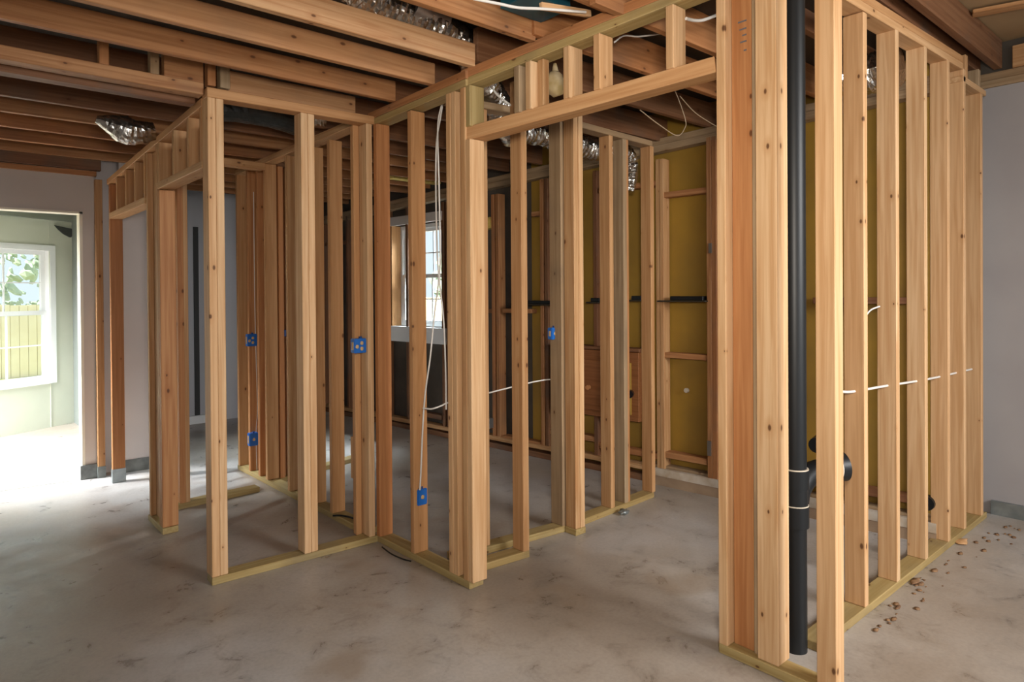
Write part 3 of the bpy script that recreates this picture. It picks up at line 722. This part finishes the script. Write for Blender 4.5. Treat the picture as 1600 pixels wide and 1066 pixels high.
# ------------------------------------------------------------------ cables
def cable(pts, lab, r=.0045, mat=None, name='cable', group=None): return tag(tube(name, pts, r, mat or M_cable, seg=8, n=8), lab, 'cable', group)
Yc = 2.98
cable([at_Y(x, y, Yc) for x, y in ((692, 160), (688, 185), (682, 225), (681, 300), (683, 390), (685, 440), (679, 490), (672, 560), (665, 610), (661, 660), (658, 730), (656, 766))], 'pale cable hanging down to the low blue outlet box')
cable([at_Y(x, y, Yc-.03) for x, y in ((690, 163), (684, 200), (686, 290), (688, 400), (687, 440), (693, 500), (696, 570), (697, 640))], 'pale cable hanging behind the double middle studs')
cable([at_Y(x, y, 2.95) for x, y in ((661, 638), (675, 639), (690, 634), (702, 629), (752, 617), (800, 605), (838, 596), (868, 592))], 'pale cable sagging sideways through the middle walls')
Yr = 1.228
cable([at_Y(x, y, Yr) for x, y in ((1312, 612), (1333, 612), (1385, 603), (1430, 596), (1467, 589), (1518, 577))], 'white cable threaded through the long right wall studs', r=.006)
cable([at_Y(x, y, Yr) for x, y in ((1351, 498), (1356, 489), (1363, 483), (1374, 479))], 'short white cable loop entering a right wall stud', r=.004)
cable([at_Y(x, y, 1.60) for x, y in ((1072, 29), (1085, 32), (1100, 31), (1124, 22))], 'thick white cable at the cripple stud nearest big post', r=.007)
cable([at_Y(x, y, 2.0) for x, y in ((960, 66), (975, 56), (1000, 57), (1042, 51))], 'white cable looping between the header cripple studs', r=.004)
cable([at_Y(x, y, 2.75) for x, y in ((766, 133), (775, 146), (785, 155), (800, 166), (808, 172))], 'twin white cable crossing in front of duct over header', r=.006)
cable([at_Y(x, y, 2.3) for x, y in ((1000, 172), (1030, 195), (1058, 212), (1070, 200), (1071, 188), (1062, 160), (1052, 136))], 'thin old wire loop hanging from joists over yellow room', r=.003, mat=M_oldcable)
cable([at_Y(x, y, 2.3) for x, y in ((1062, 150), (1085, 175), (1110, 192), (1124, 200))], 'thin old wire slanting towards the big post', r=.003, mat=M_oldcable)
cable([at_Y(x, y, 1.95) for x, y in ((740, -2), (780, 6), (810, 12), (850, 14), (915, 19))], 'pale cable crossing under the teal duct at top', r=.006)
cable([at_Y(x, y, 5.34) for x, y in ((396, 300), (397, 400), (398, 480), (400, 560), (402, 640), (400, 680), (402, 760))], 'pale cable running down the inner partition past both blue boxes')
cable([at_Y(x, y, 2.85) for x, y in ((870, 487), (874, 495), (875, 505), (872, 512))], 'dark short wire entering the blue box near yellow wall', r=.004, mat=M_steel)
cable([at_Y(x, y, 4.3) for x, y in ((0, 92), (60, 108), (120, 122), (140, 128), (200, 150))], 'old wire lying across dim joists at far left', r=.004, mat=M_oldcable)
# ------------------------------------------------------------------ ducts
def duct(name, pts, r, lab, mat=None, **k):
    a = dict(seg=26, ridge=.05, pitch=.03, crumple=.12); a.update(k)
    return tag(tube(name, pts, r, mat or M_foil, **a), lab, 'duct')
d0 = duct('foil_duct', [at_Y(540, -28, 2.75), at_Y(620, 12, 2.75), at_Y(690, 45, 2.72), at_Y(738, 88, 2.78), at_Y(755, 130, 2.9), at_Y(790, 185, 3.05)], .085, 'crumpled foil duct bending between pale ceiling joists at top centre')
duct('foil_duct', [at_Y(757, 118, 3.0), at_Y(768, 150, 3.0), at_Y(782, 182, 3.02), at_Y(806, 212, 3.06)], .085, 'ribbed foil duct showing through header opening at its left end', ridge=.09, crumple=.05, pitch=.026)
duct('foil_duct', [at_Y(815, 205, 3.12), at_Y(870, 215, 3.10), at_Y(920, 232, 3.1), at_Y(975, 238, 3.08), at_Y(987, 262, 3.08), at_Y(984, 300, 3.08)], .075, 'long dusty foil duct drooping at right end under joists', rfun=lambda t: 1.0 if t < .6 else 1-.55*(t-.6)/.4)
duct('foil_duct', [at_X(1325, 122, 3.85), at_X(1380, 110, 3.85), at_X(1404, 105, 3.85)], .105, 'large shiny foil duct seen between the long right wall studs')
duct('foil_scrap', [at_Y(150, 186, 4.1), at_Y(178, 196, 4.1), at_Y(205, 206, 4.1), at_Y(240, 206, 4.1)], .075, 'shiny foil duct end poking below joists near left wall', rfun=lambda t: .25+.75*min(1, t*2.2) if t < .6 else 1-.9*(t-.6), crumple=.09, ridge=.02)
tube('tin_collar', [at_Y(640, 8, 2.72), at_Y(690, 34, 2.72)], .092, plain('dull_tin', (.6, .58, .56), .35, .8), d0, seg=24)
duct('wrapped_duct', [at_Y(340, 165, 4.0), at_Y(380, 168, 4.0), at_Y(430, 178, 4.0), at_Y(470, 192, 4.1)], .09, 'black wrapped duct sagging behind the short left wall top', mat=M_wrap, ridge=0, crumple=.05)
duct('foil_duct', [at_Y(428, 170, 4.05), at_Y(460, 178, 4.05), at_Y(505, 176, 4.0)], .085, 'dim foil duct sagging behind the second wide stud', crumple=.15, ridge=.02)
tag(box('teal_duct', (1.86, 2.0, 2.67), (2.10, 2.19, 2.79), M_teal), 'teal wrapped duct box between joists at top centre', 'duct')
tag(box('blue_duct', (1.78, 1.96, 2.72), (2.0, 2.0, 2.81), M_bluewrap), 'bright blue wrap flap above the teal duct', 'duct')
bag = thing('insulation_bag', at_Y(868, 155, 2.35), 'clear plastic bag of yellow insulation hanging above the header', 'bag')
c = at_Y(868, 131, 2.35); blob('bag_body', c, .058, M_bag, bag, .14, (1.0, .8, 1.12))
tube('bag_neck', [c+Vector((0, 0, .06)), c+Vector((-.005, 0, .10))], .018, M_bag, bag, seg=10, rfun=lambda t: 1-.5*t)
v = at_Y(650, 281, 5.5)
tag(box('insulation_batt', (v.x-.25, 5.50, v.z-.01), (v.x+.30, 5.60, v.z+.03), M_insul), 'glowing yellow insulation batt hanging between far joists', 'insulation')

v = at_Y(553, 749, 3.62)
tag(box('stud_offcut', (v.x, 3.62, v.z), (v.x+.04, 3.66, v.z+.25), M_pale), 'short pale offcut nailed in the corner above the inner sole plate', 'offcut')
v = at_X(763, 668, 3.78)
tag(box('junction_box', (3.75, v.y-.05, v.z), (3.80, v.y, v.z+.09), M_steel), 'small galvanised box low on reddish back wall stud', 'outlet box')
for a_, b_, c_ in (((848, 12), (915, 33), 2.0),):
    p0, p1 = at_Y(848, 14, 1.97), at_Y(925, 26, 1.97)
    tag(member('wood_lath', p0, p1, .03, .02, M_pale, side=(0, 0, 1)), 'pale pointed lath crossing under the teal duct', 'lath')
# ------------------------------------------------------------------ floor debris
for i in range(46):
    x = random.uniform(3.0, 4.95); y = 1.16-abs(random.gauss(0, .05))-.01
    if x > 4.4: y -= random.uniform(0, .12)
    s = random.uniform(.005, .017)
    o = blob('wood_chip', (x, y, s*.25), s, M_debris, None, .5, (random.uniform(.8, 2.2), random.uniform(.6, 1.2), .28), sub=1)
    tag(o, 'brown wood chip littering floor along the long right wall', 'wood chip', 'wood chips along the right wall')
v = at_z(1502, 846, .008); tag(blob('wood_splinter', v, .035, M_pale, None, .6, (1.6, .8, .2), sub=2), 'pale wood splinter lying at far end of right wall plate', 'wood chip')
v = at_z(1430, 908, .006); tag(blob('bark_strip', v, .035, M_debris, None, .6, (1.5, .5, .15), sub=2), 'dark bark strip on floor midway along right wall', 'wood chip')
for a_, b_, lab in (((611, 840), (630, 852), 'white strip on floor behind middle wall sole plate, left one'), ((661, 861), (680, 872), 'white strip on floor behind middle wall sole plate, right one')):
    p0, p1 = at_z(*a_, .004), at_z(*b_, .004)
    tag(member('paper_strip', p0, p1, .016, .003, M_white, side=(1, .3, 0), bev=0), lab, 'scrap')
cable([at_z(x, y, .012) for x, y in ((597, 855), (612, 866), (630, 874), (642, 877))], 'thin dark wire lying along the middle wall sole plate', r=.004, mat=M_black)
v = at_z(975, 800, .02)
tag(blob('crumpled_film', v, .03, M_flash, None, .5, (1.3, 1, .5)), 'crumpled grey film at foot of the stained double stud', 'scrap')
cable([at_z(x, y, .045) for x, y in ((520, 806), (535, 806), (552, 810), (566, 818))], 'dark wire scrap on floor beside inner partition', r=.006, mat=M_black)
# threshold joint in the floor
a, b = at_z(-60, 777), at_z(125, 750)
struct(member('trim_6', (a.x, a.y, -.003), (b.x, b.y, -.003), .012, .0045, M_base, side=(0, 1, 0), bev=0))

# ------------------------------------------------------------------ outdoors
M_grass = plain('grass', (0.30, 0.34, 0.12), .9, col2=(.4, .38, .2), scale=2)
M_leaf = plain('leaves', (0.60, 0.68, 0.56), .8, col2=(.46, .56, .45), scale=5, bump=.4)
M_fence = plain('fence_boards', (0.90, 0.82, 0.60), .8, col2=(.84, .75, .52), scale=3)
struct(box('ground', (-30, 9.4, -.35), (30, 40, -.25), M_grass, bev=0))
struct(box('ground_right', (5.6, -20, -.35), (30, 9.4, -.25), M_grass, bev=0))
def fence(x0, y0, x1, y1, h, lab):
    o = thing('board_fence', (x0, y0, -.25), lab, 'fence')
    a, b = Vector((x0, y0, 0)), Vector((x1, y1, 0)); L = (b-a).length; n = int(L/.16); d = (b-a)/n
    bm = bmesh.new()
    for i in range(n):
        p = a+d*i; q = a+d*(i+.93); nn = Vector((-d.y, d.x, 0)).normalized()*.02; hh = h+random.uniform(-.01, .01)
        vs = [bm.verts.new(w+Vector((0, 0, z))) for z in (-.25, hh) for w in (p-nn, q-nn, q+nn, p+nn)]
        for f in ((0, 3, 2, 1), (4, 5, 6, 7), (0, 1, 5, 4), (1, 2, 6, 5), (2, 3, 7, 6), (3, 0, 4, 7)): bm.faces.new([vs[k] for k in f])
    me = bpy.data.meshes.new('m'); bm.to_mesh(me); bm.free(); link('fence_boards', me, M_fence, o)
    m = a.lerp(b, 0); nn = Vector((-d.y, d.x, 0)).normalized()
    member('fence_rail', a+Vector((0, 0, .3))+nn*.03, b+Vector((0, 0, .3))+nn*.03, .09, .04, M_fence, o, side=(0, 0, 1))
    return o
fence(-6, 15, 8, 19, 1.25, 'sunlit wooden fence outside the big left window')
fence(7.0, 2, 9.5, 22, 1.35, 'sunlit wooden fence outside the small middle window')
def tree(x, y, h, r, lab):
    o = thing('tree', (x, y, -.25), lab, 'tree', 'trees outside the windows')
    tube('trunk', [(x, y, -.25), (x+.1, y, h*.6)], .12, M_old, o, seg=8)
    bm = bmesh.new(); rnd = random.Random(int(x*10))
    for i in range(420):
        th = rnd.uniform(0, 6.28); ph = math.acos(rnd.uniform(-1, 1)); rr = r*rnd.uniform(.5, 1)**.5
        c = Vector((x+rr*math.sin(ph)*math.cos(th), y+rr*math.sin(ph)*math.sin(th), h*.62+rr*.9*math.cos(ph)))
        m_ = Matrix.Translation(c) @ Matrix.Rotation(rnd.uniform(0, 3), 4, Vector((rnd.random(), rnd.random(), rnd.random()+.1)).normalized())
        bmesh.ops.create_icosphere(bm, subdivisions=1, radius=rnd.uniform(.10, .22), matrix=m_ @ Matrix.Diagonal((1, 1, .35, 1)))
    me = bpy.data.meshes.new('m'); bm.to_mesh(me); bm.free(); link('foliage', me, M_leaf, o)
tree(-2.6, 21, 4.0, 2.0, 'leafy tree behind the fence, left part of the big window')
tree(2.4, 23, 4.2, 2.3, 'leafy tree behind the fence, right part of the big window')
tree(11.5, 14.5, 2.8, 1.3, 'leafy tree behind the fence outside the small window')
